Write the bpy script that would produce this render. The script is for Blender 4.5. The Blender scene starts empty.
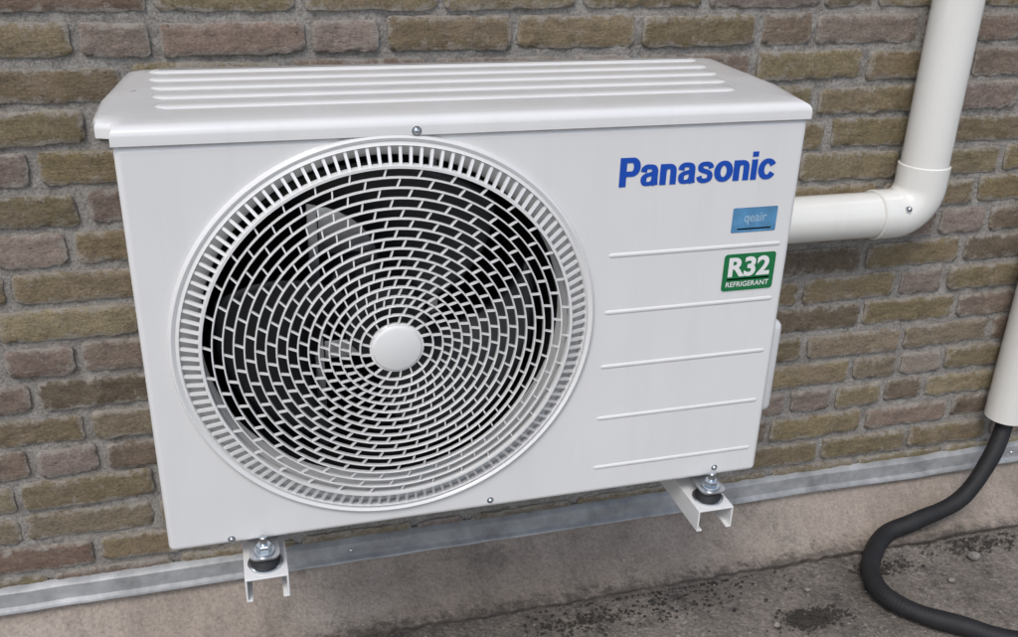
import bpy, bmesh, math, random
from mathutils import Vector, Matrix, noise
random.seed(7)
S=bpy.context.scene
S.view_settings.view_transform='Standard'
S.view_settings.look='None'
S.view_settings.exposure=0

# ---------------------------------------------------------------- helpers
def link(o):
    S.collection.objects.link(o); return o
def empty(name):
    e=bpy.data.objects.new(name,None); e.empty_display_size=.1; return link(e)
def mk(name,verts,faces,mat=None,parent=None,smooth=False,sharp=None):
    me=bpy.data.meshes.new(name); me.from_pydata(verts,[],faces); me.update()
    bm=bmesh.new(); bm.from_mesh(me)
    bmesh.ops.recalc_face_normals(bm,faces=bm.faces); bm.to_mesh(me); bm.free()
    return fin(name,me,mat,parent,smooth,sharp)
def fin(name,me,mat,parent,smooth,sharp=None):
    o=link(bpy.data.objects.new(name,me))
    if mat: me.materials.append(mat)
    if smooth:
        for p in me.polygons: p.use_smooth=True
        if sharp: me.set_sharp_from_angle(angle=math.radians(sharp))
    if parent: o.parent=parent
    return o
def bmobj(name,bm,mat,parent=None,smooth=False,sharp=35):
    bmesh.ops.recalc_face_normals(bm,faces=bm.faces)
    me=bpy.data.meshes.new(name); bm.to_mesh(me); bm.free()
    return fin(name,me,mat,parent,smooth,sharp)
def bm_box(bm,x0,x1,y0,y1,z0,z1,bev=0,seg=2):
    r=bmesh.ops.create_cube(bm,size=1)
    vs=r['verts']
    for v in vs:
        v.co=Vector(((x0+x1)/2+v.co.x*(x1-x0),(y0+y1)/2+v.co.y*(y1-y0),(z0+z1)/2+v.co.z*(z1-z0)))
    if bev:
        es=list({e for v in vs for e in v.link_edges})
        bmesh.ops.bevel(bm,geom=es,offset=bev,segments=seg,profile=.5,affect='EDGES')
def box(name,x0,x1,y0,y1,z0,z1,mat,parent=None,bev=0.001,seg=2):
    bm=bmesh.new(); bm_box(bm,x0,x1,y0,y1,z0,z1,bev,seg)
    return bmobj(name,bm,mat,parent,True,40)
def lathe(name,prof,mat,parent=None,c=(0,0,0),axis='Y',n=48,sz=1.0,closed=False,sharp=35):
    V=[];F=[];m=len(prof)
    for i in range(n):
        a=2*math.pi*i/n
        for r,h in prof:
            if axis=='Y': V.append((c[0]+r*math.cos(a),c[1]+h,c[2]+r*math.sin(a)*sz))
            elif axis=='Z': V.append((c[0]+r*math.cos(a),c[1]+r*math.sin(a),c[2]+h))
            else: V.append((c[0]+h,c[1]+r*math.cos(a),c[2]+r*math.sin(a)))
    for i in range(n):
        j=(i+1)%n
        for k in range(m if closed else m-1):
            l=(k+1)%m
            F.append((i*m+k,j*m+k,j*m+l,i*m+l))
    me=bpy.data.meshes.new(name); me.from_pydata(V,[],F)
    bm=bmesh.new(); bm.from_mesh(me)
    bmesh.ops.remove_doubles(bm,verts=bm.verts,dist=1e-6)
    bmesh.ops.recalc_face_normals(bm,faces=bm.faces); bm.to_mesh(me); bm.free()
    return fin(name,me,mat,parent,True,sharp)
def tube(name,pts,rad,mat,parent=None,n=20,ridge=0,rp=0.01,cap=True):
    P=[Vector(p) for p in pts]; P=[P[0]*2-P[1]]+P+[P[-1]*2-P[-2]]
    out=[]
    for i in range(1,len(P)-2):
        L=(P[i+1]-P[i]).length; k=max(2,int(L/(0.0018 if ridge else 0.006)))
        for s in range(k):
            t=s/k
            out.append(.5*((2*P[i])+(P[i+1]-P[i-1])*t+(2*P[i-1]-5*P[i]+4*P[i+1]-P[i+2])*t*t+(3*P[i]-P[i-1]-3*P[i+1]+P[i+2])*t**3))
    out.append(P[-2])
    V=[];F=[];d=0;prev=None
    for i,p in enumerate(out):
        t=(out[min(i+1,len(out)-1)]-out[max(i-1,0)]).normalized()
        if prev is None:
            nx=t.orthogonal().normalized()
        else:
            nx=(prev-t*prev.dot(t)).normalized()
        prev=nx; ny=t.cross(nx)
        if i: d+=(p-out[i-1]).length
        r=rad+(ridge*math.sin(2*math.pi*d/rp) if ridge else 0)+noise.noise(p*14)*.0016
        for k in range(n):
            a=2*math.pi*k/n
            V.append(p+nx*r*math.cos(a)+ny*r*math.sin(a))
    for i in range(len(out)-1):
        for k in range(n):
            l=(k+1)%n
            F.append((i*n+k,i*n+l,(i+1)*n+l,(i+1)*n+k))
    if cap:
        F.append(tuple(range(n))); F.append(tuple((len(out)-1)*n+k for k in range(n)))
    return mk(name,V,F,mat,parent,True,50)

# ---------------------------------------------------------------- materials
def nt(name):
    m=bpy.data.materials.new(name); m.use_nodes=True
    t=m.node_tree; b=t.nodes['Principled BSDF']; return m,t,b
def node(t,ty,**k):
    n=t.nodes.new(ty)
    for a,v in k.items(): setattr(n,a,v)
    return n
def tex(t,scale,detail=4,rough=.6,coord=None,vec=None):
    n=node(t,'ShaderNodeTexNoise'); n.inputs['Scale'].default_value=scale
    n.inputs['Detail'].default_value=detail; n.inputs['Roughness'].default_value=rough
    if vec is not None: t.links.new(vec,n.inputs['Vector'])
    return n.outputs['Fac']
def objco(t):
    return node(t,'ShaderNodeTexCoord').outputs['Object']
def mapped(t,v,sc):
    m=node(t,'ShaderNodeMapping'); m.inputs['Scale'].default_value=sc
    t.links.new(v,m.inputs['Vector']); return m.outputs[0]
def ramp(t,fac,stops):
    r=node(t,'ShaderNodeValToRGB'); e=r.color_ramp.elements
    while len(e)<len(stops): e.new(.5)
    for i,(p,c) in enumerate(stops):
        e[i].position=p; e[i].color=(c,c,c,1) if isinstance(c,(int,float)) else (*c,1)
    t.links.new(fac,r.inputs['Fac']); return r.outputs['Color']
def mix(t,fac,a,b,mode='MIX'):
    n=node(t,'ShaderNodeMix',data_type='RGBA',blend_type=mode)
    for s,v in ((0,fac),(6,a),(7,b)):
        if isinstance(v,(int,float)): n.inputs[s].default_value=v if s==0 else (v,v,v,1)
        elif isinstance(v,tuple): n.inputs[s].default_value=(*v,1)
        else: t.links.new(v,n.inputs[s])
    return n.outputs[2]
def bump(t,b,h,strength,dist,prev=None):
    n=node(t,'ShaderNodeBump'); n.inputs['Strength'].default_value=strength; n.inputs['Distance'].default_value=dist
    t.links.new(h,n.inputs['Height'])
    if prev is not None: t.links.new(prev,n.inputs['Normal'])
    t.links.new(n.outputs['Normal'],b.inputs['Normal']); return n.outputs['Normal']
def simple(name,col,rough=.5,metal=0,var=.15,scale=30,bs=0.0,coat=0,spec=.5):
    m,t,b=nt(name); v=objco(t)
    f=ramp(t,tex(t,scale,5,.65,vec=v),[(.3,1-var),(.7,1.0)])
    t.links.new(mix(t,1.0,col,f,'MULTIPLY'),b.inputs['Base Color'])
    b.inputs['Roughness'].default_value=rough; b.inputs['Metallic'].default_value=metal
    b.inputs['Coat Weight'].default_value=coat; b.inputs['Specular IOR Level'].default_value=spec
    if bs: bump(t,b,tex(t,scale*6,3,vec=v),bs,.001)
    return m
def enamel(name,col=(.745,.742,.735),dirt=.94):
    m,t,b=nt(name); v=objco(t)
    f=ramp(t,tex(t,3,4,.7,vec=v),[(.3,.95),(.7,1.0)])
    g=ramp(t,tex(t,60,4,.7,vec=v),[(.22,dirt),(.36,1.0)])
    st=ramp(t,tex(t,24,4,.7,vec=mapped(t,v,(1,1,.08))),[(.3,.965),(.5,1.0)])
    c=mix(t,1.0,mix(t,1.0,col,f,'MULTIPLY'),g,'MULTIPLY')
    t.links.new(mix(t,1.0,c,st,'MULTIPLY'),b.inputs['Base Color'])
    t.links.new(ramp(t,tex(t,8,3,vec=v),[(.3,.13),(.7,.24)]),b.inputs['Roughness'])
    b.inputs['Coat Weight'].default_value=.45; b.inputs['Coat Roughness'].default_value=.04
    n=bump(t,b,tex(t,5,1,vec=v),.14,.01)
    bump(t,b,tex(t,350,1,vec=v),.05,.0006,n)
    return m
M_W=enamel('white_enamel')
M_GR=enamel('grille_plastic',(.745,.742,.73))
M_PVC=enamel('white_pvc',(.755,.745,.705))
M_BLK=simple('black_rubber',(.02,.02,.022),.6,0,.4,40,.3)
M_HOSE=simple('black_hose_rubber',(.018,.018,.020),.66,0,.5,30,.4,0,.4)
M_FAN=simple('fan_plastic',(.012,.013,.015),.42,0,.3,20)
M_DARK=simple('interior_shade_black',(.006,.006,.007),.8)  # near-black colour stands in for shade inside the casing
M_ST=simple('galvanised_steel',(.62,.63,.65),.32,.9,.25,60)
M_ZN=simple('zinc_bolt',(.65,.70,.74),.25,1,.2,80)
M_BLUE=simple('blue_ink',(.008,.075,.44),.3,0,.1)
M_STK=simple('sticker_blue',(.11,.31,.54),.35,0,.4,60)
M_STKL=simple('sticker_pale',(.33,.50,.66),.35)
M_GRN=simple('sticker_green',(.010,.17,.055),.35,0,.1)
M_WHI=simple('sticker_white',(.78,.78,.77),.35,0,.05)

# ---------------------------------------------------------------- brick wall
WY=.38; ZB=-.36
wall=empty('brick_wall')
PITCH=.0569; BH=.0452; JT=.0120
def brick_mat():
    m,t,b=nt('old_brick'); v=objco(t)
    a=node(t,'ShaderNodeAttribute',attribute_name='bcol').outputs['Color']
    e=node(t,'ShaderNodeAttribute',attribute_name='edge').outputs['Fac']
    vs=mapped(t,v,(1,1,2.2))
    n1=ramp(t,tex(t,26,6,.75,vec=vs),[(.25,.60),(.5,1.0),(.75,1.26)])
    n2=ramp(t,tex(t,230,3,.7,vec=v),[(.3,.68),(.55,1.05),(.7,1.22)])
    hue=mix(t,ramp(t,tex(t,14,4,.7,vec=v),[(.42,0.0),(.70,.5)]),a,(.225,.178,.140))
    c=mix(t,1.0,mix(t,1.0,hue,n1,'MULTIPLY'),n2,'MULTIPLY')
    s=tex(t,60,6,.8,vec=v)
    mth=node(t,'ShaderNodeMath',operation='MULTIPLY_ADD'); t.links.new(e,mth.inputs[0]); mth.inputs[1].default_value=.20
    t.links.new(s,mth.inputs[2])
    sm=ramp(t,mth.outputs[0],[(.58,0.0),(.72,.8)])
    c=mix(t,sm,c,(.33,.305,.272))
    d=ramp(t,tex(t,120,2,.6,vec=vs),[(.26,.8),(.33,0.0)])
    c=mix(t,d,c,(.045,.037,.028))
    t.links.new(c,b.inputs['Base Color']); b.inputs['Roughness'].default_value=.82
    b.inputs['Specular IOR Level'].default_value=.35
    n=bump(t,b,tex(t,55,6,.78,vec=vs),.9,.0045)
    bump(t,b,tex(t,380,2,.7,vec=v),.6,.0012,n)
    return m
def mortar_mat():
    m,t,b=nt('mortar'); v=objco(t)
    c=ramp(t,tex(t,32,6,.8,vec=v),[(.25,(.17,.157,.142)),(.5,(.335,.315,.288)),(.75,(.46,.44,.41))])
    d=ramp(t,tex(t,260,3,.7,vec=v),[(.3,.55),(.5,1.0),(.7,1.2)])
    t.links.new(mix(t,1.0,c,d,'MULTIPLY'),b.inputs['Base Color']); b.inputs['Roughness'].default_value=.92
    b.inputs['Specular IOR Level'].default_value=.2
    n=bump(t,b,tex(t,85,6,.8,vec=v),1.0,.006)
    bump(t,b,tex(t,450,2,.7,vec=v),.7,.0012,n)
    return m
M_BR=brick_mat(); M_MO=mortar_mat()
PAL=[(.215,.170,.097)]*7+[(.188,.149,.088)]*5+[(.240,.192,.115)]*4+[(.222,.180,.125)]*2+[(.212,.160,.130)]*3+[(.235,.186,.160)]*2+[(.155,.120,.084)]*3+[(.190,.134,.10)]
V=[];F=[];C=[];E=[]
k0=math.floor((ZB-(.566-BH))/PITCH)
for k in range(k0,k0+36):
    z0=.566-BH+k*PITCH
    x=-1.45-random.random()*.2
    while x<3.4:
        hd=random.random()<.16
        L=(.09 if hd else .188)+random.uniform(-.010,.008)
        vis=-.5<x<1.9 and z0<.75
        nx=max(3,int(L/(.006 if vis else .04))); nz=8 if vis else 2
        col=random.choice(PAL)
        if hd and random.random()<.5: col=(.250,.200,.172)
        j=random.uniform(.83,1.15)
        col=tuple(max(0,q*j*random.uniform(.975,1.025)) for q in col)
        tilt=random.uniform(-.0018,.0018); out=random.uniform(-.0018,.0024)
        base=len(V); hh=BH+random.uniform(-.003,.002); dz=random.uniform(-.001,.001)
        def pt(i,q,back):
            fx=i/nx; fz=q/nz
            px=x+L*fx; pz=z0+dz+hh*fz
            edge=min(fx*L,(1-fx)*L,fz*hh,(1-fz)*hh)
            nv=noise.noise_vector(Vector((px*38,pz*38,k*3.1)))
            nv2=noise.noise_vector(Vector((px*110,pz*110,k*1.7)))
            bd=1 if edge<1e-5 else 0
            s=1 if bd else .2
            px+=(nv.x*.0026+nv2.x*.0020)*s; pz+=(nv.z*.0026+nv2.z*.0020)*s+tilt*(fx-.5)*2
            py=WY-.0018-out+nv.y*.0020+nv2.y*.0015
            if bd: py+=.0022
            cor=min(fx*L,(1-fx)*L)+min(fz*hh,(1-fz)*hh)
            if cor<.002:
                px+=.0025*(1 if fx<.5 else -1); pz+=.0025*(1 if fz<.5 else -1); py+=.001
            if back: py=WY+.03
            return (px,py,pz),max(0,1-edge/.011)
        for i in range(nx+1):
            for q in range(nz+1):
                p,ed=pt(i,q,False); V.append(p); C.append(col); E.append(ed)
        for i in range(nx):
            for q in range(nz):
                a=base+i*(nz+1)+q
                F.append((a,a+nz+1,a+nz+2,a+1))
        ring=[(i,0) for i in range(nx)]+[(nx,q) for q in range(nz)]+[(i,nz) for i in range(nx,0,-1)]+[(0,q) for q in range(nz,0,-1)]
        b2=len(V)
        for i,q in ring:
            p,_=pt(i,q,True); V.append(p); C.append(col); E.append(1)
        n=len(ring)
        for s in range(n):
            i,q=ring[s]; i2,q2=ring[(s+1)%n]
            F.append((base+i*(nz+1)+q,b2+s,b2+(s+1)%n,base+i2*(nz+1)+q2))
        x+=L+JT+random.uniform(-.002,.004)
me=bpy.data.meshes.new('bricks'); me.from_pydata(V,[],F)
at=me.color_attributes.new('bcol','FLOAT_COLOR','POINT')
at.data.foreach_set('color',[q for c in C for q in (*c,1)])
ae=me.attributes.new('edge','FLOAT','POINT'); ae.data.foreach_set('value',E)
fin('bricks',me,M_BR,wall,True,60)
V=[];F=[]
gx=[-1.7+.1*i for i in range(12)]+[-.5+.008*i for i in range(301)]+[2+.1*i for i in range(17)]
gz=[ZB-.04+.008*i for i in range(140)]+[.8+.1*i for i in range(10)]
for px in gx:
    for pz in gz:
        V.append((px,WY+.0040+noise.noise(Vector((px*34,pz*34,5)))*.0026+noise.noise(Vector((px*90,pz*90,9)))*.001,pz))
nz=len(gz)-1
for i in range(len(gx)-1):
    for q in range(nz):
        a=i*(nz+1)+q; F.append((a,a+nz+1,a+nz+2,a+1))
mk('mortar_joints',V,F,M_MO,wall,True)
box('wall_core',-1.7,3.6,WY+.012,WY+.22,ZB-.04,1.70,M_MO,wall,0)

# ---------------------------------------------------------------- flat roof (ground)
GZ=-.42
def roof_mat():
    m,t,b=nt('roof_bitumen'); v=objco(t)
    c=ramp(t,tex(t,4,7,.78,vec=v),[(.30,(.095,.083,.073)),(.5,(.185,.160,.138)),(.70,(.28,.245,.212))])
    g=ramp(t,tex(t,140,4,.78,vec=v),[(.3,.45),(.5,1.0),(.7,1.45)])
    c=mix(t,1.0,c,g,'MULTIPLY')
    d=ramp(t,tex(t,9,8,.82,vec=v),[(.54,0.0),(.62,.8)])
    c=mix(t,d,c,(.052,.047,.042))
    w=ramp(t,tex(t,70,3,.8,vec=v),[(.62,0.0),(.70,.8)])
    c=mix(t,w,c,(.36,.34,.31))
    t.links.new(c,b.inputs['Base Color']); b.inputs['Roughness'].default_value=.85
    n=bump(t,b,tex(t,20,6,.75,vec=v),.9,.012)
    bump(t,b,tex(t,220,3,.7,vec=v),.9,.0026,n)
    return m
def mem_mat():
    m,t,b=nt('dusty_membrane'); v=objco(t)
    c=ramp(t,tex(t,3.5,7,.72,vec=v),[(.3,(.19,.158,.13)),(.5,(.285,.238,.20)),(.7,(.36,.312,.268))])
    g=ramp(t,tex(t,170,4,.75,vec=v),[(.3,.68),(.5,1.0),(.7,1.2)])
    c=mix(t,1.0,c,g,'MULTIPLY')
    d=ramp(t,tex(t,12,8,.82,vec=v),[(.54,0.0),(.66,.65)])
    c=mix(t,d,c,(.105,.09,.076))
    st=ramp(t,tex(t,22,5,.7,vec=mapped(t,v,(1,.12,.12))),[(.52,0.0),(.68,.35)])
    c=mix(t,st,c,(.15,.13,.112))
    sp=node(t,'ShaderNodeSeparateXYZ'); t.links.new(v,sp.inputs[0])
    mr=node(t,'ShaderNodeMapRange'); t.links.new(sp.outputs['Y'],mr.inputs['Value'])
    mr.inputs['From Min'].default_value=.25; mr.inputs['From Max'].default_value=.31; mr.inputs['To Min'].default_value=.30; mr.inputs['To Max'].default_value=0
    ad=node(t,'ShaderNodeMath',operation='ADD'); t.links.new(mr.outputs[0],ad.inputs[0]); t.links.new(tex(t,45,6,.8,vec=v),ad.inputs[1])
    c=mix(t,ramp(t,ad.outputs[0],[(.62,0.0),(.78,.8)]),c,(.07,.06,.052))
    t.links.new(c,b.inputs['Base Color']); b.inputs['Roughness'].default_value=.7
    n=bump(t,b,tex(t,9,5,.7,vec=v),.7,.016)
    bump(t,b,tex(t,200,3,.7,vec=v),.6,.0013,n)
    return m
M_RF=roof_mat(); M_ME=mem_mat()
xs=[-60,-20,-6,-2.5]+[-1.6+.02*i for i in range(0,236)]+[4,8,20,60]
ys=[-60,-20,-6,-2.5]+[-1.2+.02*i for i in range(0,84)]+[.6,2,20]
V=[];F=[]
for a in xs:
    for c in ys:
        h=0
        if -1.7<a<3.2 and -1.3<c<.5:
            h=noise.noise(Vector((a*3,c*3,0)))*.006+noise.noise(Vector((a*12,c*12,3)))*.002
        V.append((a,c,GZ+h-.004))
ny=len(ys)
for i in range(len(xs)-1):
    for q in range(ny-1):
        a=i*ny+q; F.append((a,a+ny,a+ny+1,a+1))
mk('ground',V,F,M_RF,None,True)
V=[];F=[];prof=[(.372,-.325),(.370,-.352),(.357,-.366),(.34,-.378),(.32,-.391),(.30,-.402),(.282,-.4115),(.266,-.4125),(.258,-.4145)]
NX=700
for i in range(NX+1):
    px=-1.7+5.3*i/NX
    e=noise.noise(Vector((px*7,1,0)))*.012+noise.noise(Vector((px*40,2,0)))*.005+noise.noise(Vector((px*110,2,0)))*.003
    lift=max(0,noise.noise(Vector((px*6,21,0))))*.010
    for k,(y,z) in enumerate(prof):
        w=k/(len(prof)-1)
        bz=noise.noise(Vector((px*5,y*14,4)))*.004+noise.noise(Vector((px*18,y*30,8)))*.0015
        V.append((px,y+e*w*w,z+(bz if 1<k<6 else bz*.4)+.003+lift*w**4))
    V.append((px,.2595+e,-.4175+lift)); V.append((px,.275+e,-.435))
m_=len(prof)+2
for i in range(NX):
    for k in range(m_-1):
        a=i*m_+k; F.append((a,a+m_,a+m_+1,a+1))
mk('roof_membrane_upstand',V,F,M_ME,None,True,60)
flash=empty('metal_flashing')
M_FL=simple('weathered_aluminium',(.50,.51,.52),.5,.35,.5,18,.3)
V=[];F=[];prof=[(.379,-.298),(.372,-.300),(.366,-.304),(.365,-.329),(.358,-.3325),(.357,-.336),(.372,-.338)]
for i in range(NX+1):
    px=-1.7+5.3*i/NX
    w=noise.noise(Vector((px*4,7,0)))*.0025+noise.noise(Vector((px*17,7,0)))*.0008
    for y,z in prof: V.append((px,y+w*.5,z+w))
for i in range(NX):
    for k in range(len(prof)-1):
        a=i*len(prof)+k; F.append((a,a+len(prof),a+len(prof)+1,a+1))
mk('strip',V,F,M_FL,flash,True,30)
for i,px in enumerate([-1.2,-.42,.25,.95,1.62,2.5]):
    lathe('screw_%d'%i,[(0,-.003),(.002,-.0026),(.0036,-.001),(.004,0)],M_ZN,flash,(px,.3655,-.317),n=12)

# debris
def stone(bm,x,y,s,fl=.6,base=None,sub=1):
    r=bmesh.ops.create_icosphere(bm,subdivisions=sub,radius=s)
    o=random.random()*100
    zb=GZ if base is None else base
    for v in r['verts']:
        d=1+.45*noise.noise(v.co/s*1.2+Vector((o,0,0)))
        v.co=Vector((x+v.co.x*d*1.2,y+v.co.y*d,zb+s*fl*.1+v.co.z*d*fl))
bm=bmesh.new()
for i in range(900):
    x=random.uniform(-.9,2.2); y=random.uniform(-.7,.25)
    stone(bm,x,y,random.choice([.0010,.0014,.002,.0028]))
for (x,y,s) in [(1.42,.20,.010),(1.50,.11,.007),(.30,.19,.008),(1.33,.15,.006),(.95,.12,.006),(1.05,.19,.005)]:
    stone(bm,x,y,s,.7,None,2)
bmobj('pebbles',bm,simple('pebble',(.30,.28,.25),.85,0,.7,60,.3),None,True,60)
bm=bmesh.new()
for (cx,cy,n,sp) in [(1.02,.12,620,.030),(1.22,.21,220,.03),(.62,.21,200,.05),(1.45,.23,260,.05),(-.2,.2,60,.1),(.8,.23,260,.09)]:
    for i in range(n):
        stone(bm,cx+random.gauss(0,sp),min(.25,cy+random.gauss(0,sp*.35)),random.choice([.001,.0015,.002,.003]),.35)
bmobj('moss_clumps',bm,simple('moss',(.050,.044,.036),.95,0,.5,60,.5),None,True,60)

# ---------------------------------------------------------------- air conditioner
ac=empty('outdoor_air_conditioner')
W=.78; HT=.497; DP=.288
CX,CZ,SZ=.273,.259,.968
def rrect(x0,x1,z0,z1,r,inset,ns=5):
    P=[]
    rr=max(r-inset,.0015)
    for (cx,cz,a0) in ((x1-inset-rr,z0+inset+rr,-90),(x1-inset-rr,z1-inset-rr,0),(x0+inset+rr,z1-inset-rr,90),(x0+inset+rr,z0+inset+rr,180)):
        for i in range(ns):
            a=math.radians(a0+90*i/(ns-1)); P.append((cx+rr*math.cos(a),cz+rr*math.sin(a)))
    return P
R_=.007
bm=bmesh.new()
loops=[]
CL=-.003
for s in range(7):
    a=math.radians(90*s/6)
    ins=R_*(1-math.sin(a)); y=R_*(1-math.cos(a))
    loops.append([bm.verts.new((p[0],y,p[1])) for p in rrect(CL,W,0,HT,.008,ins)])
loops.append([bm.verts.new((p[0],DP,p[1])) for p in rrect(CL,W,0,HT,.008,0)])
n=len(loops[0])
for A,B in zip(loops,loops[1:]):
    for i in range(n): bm.faces.new((A[i],A[(i+1)%n],B[(i+1)%n],B[i]))
bm.faces.new(loops[-1])
rim=.2455
def fill(bm,outer):
    cv=[bm.verts.new((CX+rim*math.cos(2*math.pi*i/160),0,CZ+rim*SZ*math.sin(2*math.pi*i/160))) for i in range(160)]
    ce=[bm.edges.new((cv[i],cv[(i+1)%160])) for i in range(160)]
    oe=[bm.edges.get((outer[i],outer[(i+1)%n])) or bm.edges.new((outer[i],outer[(i+1)%n])) for i in range(n)]
    bmesh.ops.triangle_fill(bm,edges=ce+oe,use_beauty=True)
fl=[bm.verts.new(v.co) for v in loops[0]]
fill(bm,fl)
bmobj('casing',bm,M_W,ac,True,60)
def lid_outline(ins):
    P=[(-.004,-.004),(.780,-.004),(.784,.02),(.798,.10),(.801,.30),(.790,.312),(.0,.312),(-.008,.30),(-.018,.20),(-.025,.13),(-.025,.055),(-.021,.036),(-.006,.030)]
    cx,cy=.385,.155
    return [(x+(ins if x<cx else -ins),y+(ins if y<cy else -ins)) for x,y in P]
bm=bmesh.new(); L=[]
for ins,z in ((0.003,HT-.001),(0,HT+.0005),(0,HT+.010),(.0008,HT+.0135),(.003,HT+.0170),(.007,HT+.0192),(.014,HT+.0204),(.03,HT+.0210),(.05,HT+.0212)):
    L.append([bm.verts.new((x,y,z)) for x,y in lid_outline(ins)])
for A,B in zip(L,L[1:]):
    for i in range(len(A)): bm.faces.new((A[i],A[(i+1)%len(A)],B[(i+1)%len(A)],B[i]))
bm.faces.new(L[-1]); bm.faces.new(L[0])
lid=bmobj('lid',bm,M_W,ac,True,40)
lid.modifiers.new('wn','WEIGHTED_NORMAL').keep_sharp=True
bm=bmesh.new()
zt=HT+.0212
for i,(y0,y1,x0,x1) in enumerate([(.066,.104,.035,.722),(.116,.154,.030,.735),(.166,.204,.026,.748),(.216,.254,.022,.757),(.266,.298,.02,.765)]):
    lv=[(0,-.001),(.002,.0006),(.005,.0016),(.009,.0021),(.013,.0022)]
    LL=[]
    for ins,h in lv: LL.append([bm.verts.new((a,b,zt+h)) for a,b in rrect(x0,x1,y0,y1,.018,ins,8)])
    for U,Q in zip(LL,LL[1:]):
        for s in range(len(U)): bm.faces.new((U[s],U[(s+1)%len(U)],Q[(s+1)%len(U)],Q[s]))
    bm.faces.new(LL[-1])
bmobj('lid_ribs',bm,M_W,ac,True,60)
bm=bmesh.new()
for zz in (.340,.265,.190,.115,.040):
    x0,x1=.534,.767
    sec=[(-.0035,0),(-.0024,-.0010),(-.0008,-.0016),(.0008,-.0016),(.0024,-.0010),(.0035,0)]
    st=[(x0,0),(x0+.002,.6),(x0+.005,1),(x1-.005,1),(x1-.002,.6),(x1,0)]
    rows=[[bm.verts.new((xx,s[1]*w+.0004,zz+s[0]*(.3+.7*w))) for s in sec] for xx,w in st]
    for A,B in zip(rows,rows[1:]):
        for i in range(5): bm.faces.new((A[i],A[i+1],B[i+1],B[i]))
bmobj('pressed_lines',bm,M_W,ac,True,60)
# grille surround
lathe('grille_rim',[(.2485,.0005),(.247,-.004),(.2445,-.0055),(.242,-.004),(.2405,-.002),(.2375,-.004),(.2365,-.006),(.2355,-.004),(.2350,.004)],M_W,ac,(CX,0,CZ),n=160,sz=SZ)
lathe('bell_mouth',[(.2455,.003),(.236,.006),(.226,.014),(.219,.024),(.2155,.034),(.2145,.040),(.218,.040)],M_W,ac,(CX,0,CZ),n=96,sz=SZ)
lathe('shade_liner',[(.2170,.041),(.236,.041),(.236,.27),(0,.27)],M_DARK,ac,(CX,0,CZ),n=64,sz=SZ)  # added liner, shade of the open interior put into its black colour
def yd(r): return -.012-.018*(1-(r/.216)**2)
def ring_prof(r,w,h,y): return [(r-w/2,y),(r-w/2+.0005,y-.0007),(r+w/2-.0005,y-.0007),(r+w/2,y),(r+w/2,y+h),(r-w/2,y+h)]
NR=16; r_in=.0305; r_out=.2135; dr=(r_out-r_in)/NR
lathe('grille_ring_outer',[(.2165,-.012),(.2155,-.0145),(.2125,-.0145),(.2120,-.012),(.2120,-.004),(.2165,-.004)],M_GR,ac,(CX,0,CZ),n=160,sz=SZ,closed=True)
V=[];F=[]
def add_lathe(prof,n):
    b=len(V); m=len(prof)
    for i in range(n):
        a=2*math.pi*i/n
        for r,h in prof: V.append((CX+r*math.cos(a),h,CZ+r*math.sin(a)*SZ))
    for i in range(n):
        j=(i+1)%n
        for k in range(m):
            l=(k+1)%m; F.append((b+i*m+k,b+j*m+k,b+j*m+l,b+i*m+l))
def add_bar(r0,y0,r1,y1,a0,a1,w,h):
    b=len(V)
    for r,y,a in ((r0,y0,a0),(r1,y1,a1)):
        ca,sa=math.cos(a),math.sin(a)
        for t_,d in ((-w/2,0),(w/2,0),(w/2,h),(-w/2,h)):
            V.append((CX+r*ca-t_*sa,y+d,CZ+(r*sa+t_*ca)*SZ))
    for q in ((0,1,2,3),(7,6,5,4),(0,4,5,1),(1,5,6,2),(2,6,7,3),(3,7,4,0)): F.append(tuple(b+i for i in q))
for k in range(1,NR):
    r=r_in+k*dr; add_lathe(ring_prof(r,.0019,.0045,yd(r)),120)
for k in range(NR):
    r0=r_in+k*dr; r1=r0+dr
    N=17 if k<2 else 34
    d=2*math.pi/34
    ph=-k*(d*.5+math.radians(1.3))
    for i in range(N):
        a=ph+i*2*math.pi/N
        sk_=min(.0042/r0,math.radians(4))
        add_bar(r0-.0003,yd(r0)+.0003,r1+.0003,yd(r1)+.0003,a+sk_*.5,a-sk_*.5,.0018,.004)
NS=124
for i in range(NS):
    a=2*math.pi*i/NS
    add_bar(.2160,-.0125,.2372,-.0035,a,a,.0034,.004)
mk('grille',V,F,M_GR,ac,False)
lathe('grille_hub',[(0,-.0328),(.0255,-.0325),(.0272,-.0318),(.0280,-.0300),(.0290,-.0290),(.0305,-.0290),(.0312,-.0284),(.0312,-.024),(0,-.024)],M_GR,ac,(CX,0,CZ),n=64,sz=SZ)
# fan
V=[];F=[]
for b in range(3):
    base=len(V); NA,NRR=22,12
    for i in range(NA+1):
        for q in range(NRR+1):
            fr=q/NRR; fa=i/NA
            r=.045+.155*fr
            a=math.radians(20+120*b+ (62+26*fr)*fa + 28*fr**1.5)
            y=.055+.070*fa*(1-.35*fr)+.01*math.sin(fa*3.1)*-1
            V.append((CX+r*math.cos(a),y,CZ+r*math.sin(a)*SZ))
    for i in range(NA):
        for q in range(NRR):
            a=base+i*(NRR+1)+q; F.append((a,a+NRR+1,a+NRR+2,a+1))
fan=mk('fan_blades',V,F,M_FAN,ac,True)
sm=fan.modifiers.new('t','SOLIDIFY'); sm.thickness=.003
lathe('fan_hub',[(0,.03),(.03,.03),(.048,.038),(.052,.05),(.052,.12),(0,.12)],M_FAN,ac,(CX,0,CZ))
lathe('fan_motor',[(0,.13),(.05,.13),(.058,.14),(.058,.19),(0,.19)],M_ST,ac,(CX,0,CZ))
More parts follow.
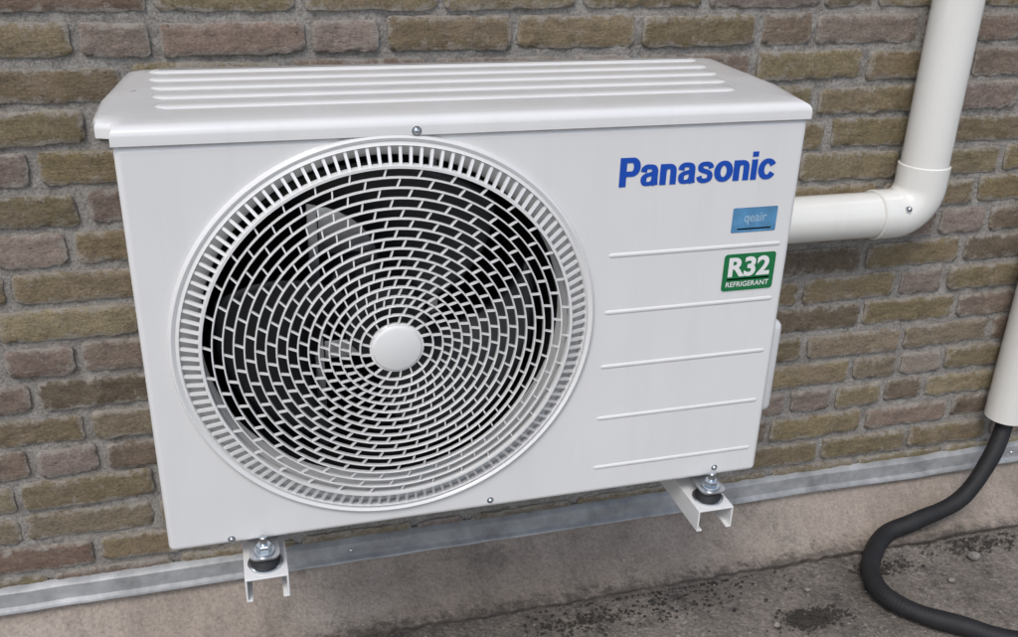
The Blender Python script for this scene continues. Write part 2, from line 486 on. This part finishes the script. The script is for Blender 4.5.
for s in (-1,1):
    box('motor_bracket_rail_%d'%(s+2),CX+s*.075-.006,CX+s*.075+.006,.132,.142,CZ-.215,CZ+.215,M_ST,ac,.0008)
box('motor_bracket_plate',CX-.068,CX+.068,.131,.137,CZ+.06,CZ+.12,M_ST,ac,.001)
box('motor_bracket_plate_low',CX-.068,CX+.068,.131,.137,CZ-.085,CZ-.06,M_ST,ac,.001)
V=[];F=[]
for i in range(90):
    x=CX-.215+i*.0048
    b=len(V); V+=[(x,.255,CZ-.2),(x,.255,CZ+.2),(x,.268,CZ+.2),(x,.268,CZ-.2)]; F.append((b,b+1,b+2,b+3))
mk('heat_exchanger_fins',V,F,simple('fin',(.10,.11,.12),.4,.6),ac)
bm=bmesh.new(); bm_box(bm,.770,.812,.03,.25,.072,.213,.012,4)
bmobj('valve_cover',bm,M_W,ac,True,60)
def pscrew(x,z,y=0,r=.005):
    lathe('screw',[(0,-.003),(r*.5,-.0029),(r*.85,-.002),(r,-.0006),(r*1.5,-.0006),(r*1.5,.001)],M_ZN,ac,(x,y,z),n=20)
    box('screw_slot',x-r*.6,x+r*.6,y-.0033,y-.002,z-.0006,z+.0006,M_ST,ac,0)
for x,z in ((.395,.012),(.070,.008),(.715,.014)): pscrew(x,z,0,.0030)
pscrew(.303,HT+.005,-.004,.0036)
# ---- flat labels
def fitmesh(name,V,F,x0,x1,z0,z1,y,mat):
    X=[v[0] for v in V];Y=[v[1] for v in V]
    a,b,c,d=min(X),max(X),min(Y),max(Y)
    VV=[(x0+(v[0]-a)/(b-a)*(x1-x0),y-(v[2] if len(v)>2 else 0),z0+(v[1]-c)/(d-c)*(z1-z0)) for v in V]
    me=bpy.data.meshes.new(name); me.from_pydata(VV,[],F); me.update()
    return fin(name,me,mat,ac,False)
def text(name,s,x0,x1,z0,z1,y,mat,bold=.0):
    cu=bpy.data.curves.new(name,'FONT'); cu.body=s; cu.offset=bold; cu.resolution_u=6
    o=link(bpy.data.objects.new(name+'_tmp',cu))
    bpy.context.view_layer.update()
    me=bpy.data.meshes.new_from_object(o.evaluated_get(bpy.context.evaluated_depsgraph_get()))
    bpy.data.objects.remove(o)
    V=[(v.co.x,v.co.y) for v in me.vertices];F=[tuple(p.vertices) for p in me.polygons]
    return fitmesh(name,V,F,x0,x1,z0,z1,y,mat)
def plate(name,x0,x1,z0,z1,r,y,mat):
    P=rrect(x0,x1,z0,z1,r,0,6)
    return mk(name,[(a,y,b) for a,b in P],[tuple(range(len(P)))],mat,ac)
LV=[];LF=[];lay=[0]
def stroke(pts,ox,wv=.30,wh=.22,smooth=True,closed=False):
    P=[Vector(p) for p in pts]
    if smooth:
        if closed: Q=[P[-1]]+P+[P[0],P[1]]
        else: Q=[P[0]*2-P[1]]+P+[P[-1]*2-P[-2]]
        out=[]
        for i in range(1,len(Q)-2):
            for s in range(8):
                t=s/8
                out.append(.5*((2*Q[i])+(Q[i+1]-Q[i-1])*t+(2*Q[i-1]-5*Q[i]+4*Q[i+1]-Q[i+2])*t*t+(3*Q[i]-Q[i-1]-3*Q[i+1]+Q[i+2])*t**3))
        if not closed: out.append(P[-1])
        P=out
    lay[0]+=1; off=.00004*(lay[0]%4)
    b=len(LV); n=len(P)
    for i,p in enumerate(P):
        if closed: t=P[(i+1)%n]-P[(i-1)%n]
        else: t=P[min(i+1,n-1)]-P[max(i-1,0)]
        t.normalize(); nn=Vector((-t.y,t.x))
        w=math.sqrt((wv*t.y)**2+(wh*t.x)**2)/2
        for sg in (-1,1): LV.append((ox+p.x+nn.x*w*sg,p.y+nn.y*w*sg,off))
    for i in range(n if closed else n-1):
        j=(i+1)%n; LF.append((b+2*i,b+2*i+1,b+2*j+1,b+2*j))
def arc(cx,cy,rx,ry,a0,a1,n=14):
    return [(cx+rx*math.cos(math.radians(a0+(a1-a0)*i/n)),cy+ry*math.sin(math.radians(a0+(a1-a0)*i/n))) for i in range(n+1)]
ox=0
for ch in 'Panasonic':
    if ch=='P':
        stroke([(.165,0),(.165,1.38)],ox,.34,.34,False)
        stroke([(.1,1.255),(.35,1.255),(.55,1.255)]+arc(.60,.93,.25,.325,80,-80,10)+[(.55,.605),(.35,.605),(.1,.605)],ox,.34,.26); adv=1.06
    elif ch=='a':
        stroke([(.135,.66),(.17,.80),(.28,.895),(.44,.905),(.60,.875),(.685,.77),(.70,.62),(.70,.30),(.715,.12),(.745,0)],ox,.32,.23)
        stroke([(.70,.60),(.52,.555),(.30,.50),(.175,.40),(.16,.24),(.24,.11),(.42,.095),(.58,.14),(.69,.28)],ox,.30,.20); adv=.965
    elif ch=='n':
        stroke([(.165,0),(.165,1.0)],ox,.33,.33,False)
        stroke([(.15,.50),(.18,.70),(.28,.83),(.43,.875),(.58,.84),(.66,.74),(.68,.58),(.68,.3),(.68,0)],ox,.32,.25); adv=.935
    elif ch=='s':
        stroke([(.72,.68),(.67,.82),(.56,.89),(.40,.905),(.24,.875),(.165,.78),(.19,.65),(.32,.58),(.50,.52),(.64,.44),(.685,.30),(.63,.16),(.47,.095),(.30,.10),(.17,.17),(.115,.32)],ox,.28,.225); adv=.90
    elif ch=='o':
        stroke(arc(.48,.5,.325,.395,0,360*23/24,23),ox,.33,.24,True,True); adv=1.0
    elif ch=='i':
        stroke([(.16,0),(.16,1.0)],ox,.32,.32,False); stroke([(.16,1.13),(.16,1.38)],ox,.32,.32,False); adv=.39
    elif ch=='c':
        stroke(arc(.48,.5,.325,.395,28,332,22),ox,.33,.24); adv=.9
    ox+=adv
LV=[(x,max(-.02,min(1.38,y)),o) for x,y,o in LV]
fitmesh('brand_lettering',LV,LF,.541,.743,.4245,.460,-.0006,M_BLUE)
plate('installer_sticker',.694,.755,.358,.390,.002,-.0005,M_STK)
plate('installer_sticker_band',.702,.748,.3620,.3632,.0005,-.0008,M_STKL)
text('installer_sticker_text','qeair',.710,.741,.3675,.383,-.0009,M_STKL,.014)
plate('refrigerant_label_edge',.689,.763,.279,.331,.005,-.0005,M_WHI)
plate('refrigerant_label',.6900,.7620,.2800,.3300,.0045,-.0009,M_GRN)
text('refrigerant_label_text','R32',.697,.755,.2990,.3255,-.0013,M_WHI,.035)
plate('refrigerant_label_rule',.696,.756,.2955,.2965,.0004,-.0013,M_WHI)
text('refrigerant_label_small','REFRIGERANT',.696,.756,.2855,.2925,-.0013,M_WHI,.015)
def foot(x):
    P=rrect(x-.018,x+.018,-.030,.02,.010,0,6)
    bm=bmesh.new()
    A=[bm.verts.new((a,b,-.0085)) for a,b in P];B=[bm.verts.new((a,b,-.0062)) for a,b in P]
    bm.faces.new(A);bm.faces.new(B)
    for i in range(len(P)): bm.faces.new((A[i],A[(i+1)%len(P)],B[(i+1)%len(P)],B[i]))
    bmobj('foot_plate',bm,M_ST,ac,True,40)
    # rubber mount between two zinc discs
    lathe('mount_disc',[(0,-.0268),(.021,-.0268),(.0215,-.0262),(.0215,-.0250),(.0205,-.0245),(0,-.0245)],M_ZN,ac,(x,-.010,0),axis='Z',n=32)
    lathe('damper',[(0,-.0245),(.0175,-.0245),(.0185,-.022),(.0165,-.0175),(.0145,-.014),(.0150,-.011),(.0145,-.0092),(0,-.0092)],M_BLK,ac,(x,-.010,0),axis='Z',n=32)
    lathe('washer',[(0,-.003),(.0125,-.003),(.013,-.0038),(.013,-.0058),(0,-.0058)],M_ZN,ac,(x,-.014,0),axis='Z',n=32)
    lathe('nut',[(0,.005),(.0080,.005),(.0095,.0035),(.0095,-.0028),(0,-.0028)],M_ZN,ac,(x,-.014,0),axis='Z',n=6,sharp=20)
    lathe('bolt',[(0,.016),(.0040,.0158),(.0048,.015),(.0048,-.002)],M_ZN,ac,(x,-.014,0),axis='Z',n=16)
foot(.107); foot(.705)
def bracket(x):
    e=empty('wall_bracket')
    zb=-.061
    P=[(-.026,zb),(-.026,-.0275),(.026,-.0275),(.026,zb),(.018,zb),(.018,zb+.0025),(.0235,zb+.0025),(.0235,-.030),(-.0235,-.030),(-.0235,zb+.0025),(-.018,zb+.0025),(-.018,zb)]
    V=[];F=[]
    for y in (-.038,WY-.012):
        for a,b in P: V.append((x+a,y,b))
    n=len(P)
    for i in range(n): F.append((i,(i+1)%n,n+(i+1)%n,n+i))
    F.append(tuple(range(n)));F.append(tuple(range(n,2*n)))
    o=mk('arm',V,F,M_W,e)
    bv=o.modifiers.new('b','BEVEL'); bv.width=.0007; bv.segments=2; bv.limit_method='ANGLE'
    box('wall_plate',x-.03,x+.03,WY-.012,WY-.0065,-.26,.10,M_W,e,.001)
    mk('gusset',[(x-.0255,WY-.013,-.24),(x-.0255,WY-.013,zb-.001),(x-.0255,.10,zb-.001),(x-.0235,WY-.013,-.24),(x-.0235,WY-.013,zb-.001),(x-.0235,.10,zb-.001)],[(0,1,2),(3,4,5),(0,1,4,3),(1,2,5,4),(0,2,5,3)],M_W,e)
    return e
bracket(.107); bracket(.705)

# ---------------------------------------------------------------- pipes
pr=empty('drain_pipe'); PX,PZ,PY,R=1.232,.243,.334,.039
lathe('horizontal_run',[(R,-.46),(R,-.05)],M_PVC,pr,(PX,PY,PZ),axis='X',n=48)
lathe('vertical_run',[(R,.06),(R,1.4)],M_PVC,pr,(PX,PY,PZ),axis='Z',n=48)
V=[];F=[];n=48;rb=.050;re=.0425
path=[]
path.append((Vector((PX-.086,PY,PZ)),Vector((1,0,0)),re-.003)); path.append((Vector((PX-.084,PY,PZ)),Vector((1,0,0)),re)); path.append((Vector((PX-.060,PY,PZ)),Vector((1,0,0)),re))
for i in range(15):
    a=math.radians(90*i/14)
    path.append((Vector((PX-rb+rb*math.sin(a),PY,PZ+rb-rb*math.cos(a))),Vector((math.cos(a),0,math.sin(a))),re))
path.append((Vector((PX,PY,PZ+.060)),Vector((0,0,1)),re)); path.append((Vector((PX,PY,PZ+.084)),Vector((0,0,1)),re)); path.append((Vector((PX,PY,PZ+.086)),Vector((0,0,1)),re-.003))
for p,t_,r in path:
    nx=Vector((0,1,0)); ny=t_.cross(nx)
    for k in range(n):
        a=2*math.pi*k/n; V.append(p+nx*r*math.cos(a)+ny*r*math.sin(a))
for i in range(len(path)-1):
    for k in range(n):
        l=(k+1)%n; F.append((i*n+k,i*n+l,(i+1)*n+l,(i+1)*n+k))
mk('elbow',V,F,M_PVC,pr,True,40)
lathe('elbow_screw',[(0,-.004),(.003,-.0035),(.005,-.001),(.0055,.002)],M_ZN,pr,(PX-.045,PY-.041,PZ+.020),n=12)
p2=empty('drain_pipe')
lathe('vertical_run',[(.036,.0),(R,.0),(R,1.3)],M_PVC,p2,(1.545,.334,-.202),axis='Z',n=40)
box('pipe_clip',1.50,1.59,.35,WY,.30,.325,M_PVC,p2,.002)
tube('drain_hose',[(1.547,.334,-.12),(1.545,.330,-.215),(1.500,.300,-.276),(1.433,.280,-.345),(1.335,.274,-.376),(1.262,.268,-.394),(1.190,.205,-.402),(1.163,.135,-.402),(1.190,.073,-.402),(1.252,.020,-.402),(1.315,-.031,-.402),(1.5,-.12,-.402),(1.9,-.2,-.402)],.0165,M_HOSE,None,24,.00020,.0062)

# ---------------------------------------------------------------- light, world, camera
el,az=54,-32   # soft high sun behind-left of the camera
sd=bpy.data.lights.new('sun','SUN'); sd.energy=1.5; sd.angle=math.radians(20); sd.color=(1,.975,.94)
so=link(bpy.data.objects.new('sun',sd))
dirv=Vector((math.sin(math.radians(az))*math.cos(math.radians(el)),-math.cos(math.radians(az))*math.cos(math.radians(el)),math.sin(math.radians(el))))
so.rotation_euler=dirv.to_track_quat('Z','Y').to_euler(); so.location=dirv*5
w=bpy.data.worlds.new("World"); S.world=w; w.use_nodes=True
t=w.node_tree; bg=t.nodes['Background']
sk=t.nodes.new('ShaderNodeTexSky'); sk.sky_type='NISHITA'; sk.sun_disc=False
sk.sun_elevation=math.radians(el); sk.sun_rotation=math.atan2(dirv.x,dirv.y)
sk.air_density=1.0; sk.dust_density=2.0
hs=t.nodes.new('ShaderNodeHueSaturation'); hs.inputs['Saturation'].default_value=.7
hs.inputs['Value'].default_value=1.2
t.links.new(sk.outputs[0],hs.inputs['Color']); t.links.new(hs.outputs[0],bg.inputs['Color'])
bg.inputs['Strength'].default_value=.15
cam=bpy.data.cameras.new('camera'); co=link(bpy.data.objects.new('camera',cam))
cam.sensor_width=36; cam.lens=984.52/1018*36; cam.clip_end=300; cam.clip_start=.01
rx=Vector((.96221,-.27092,.02754)).normalized(); rz=Vector((.25764,.87295,-.41422)).normalized()
rx=(rx-rz*rx.dot(rz)).normalized(); ry=rz.cross(rx)
Mx=Matrix((rx,-ry,-rz)).transposed().to_4x4(); Mx.translation=Vector((.1097,-1.0278,.7573))
co.matrix_world=Mx
S.camera=co
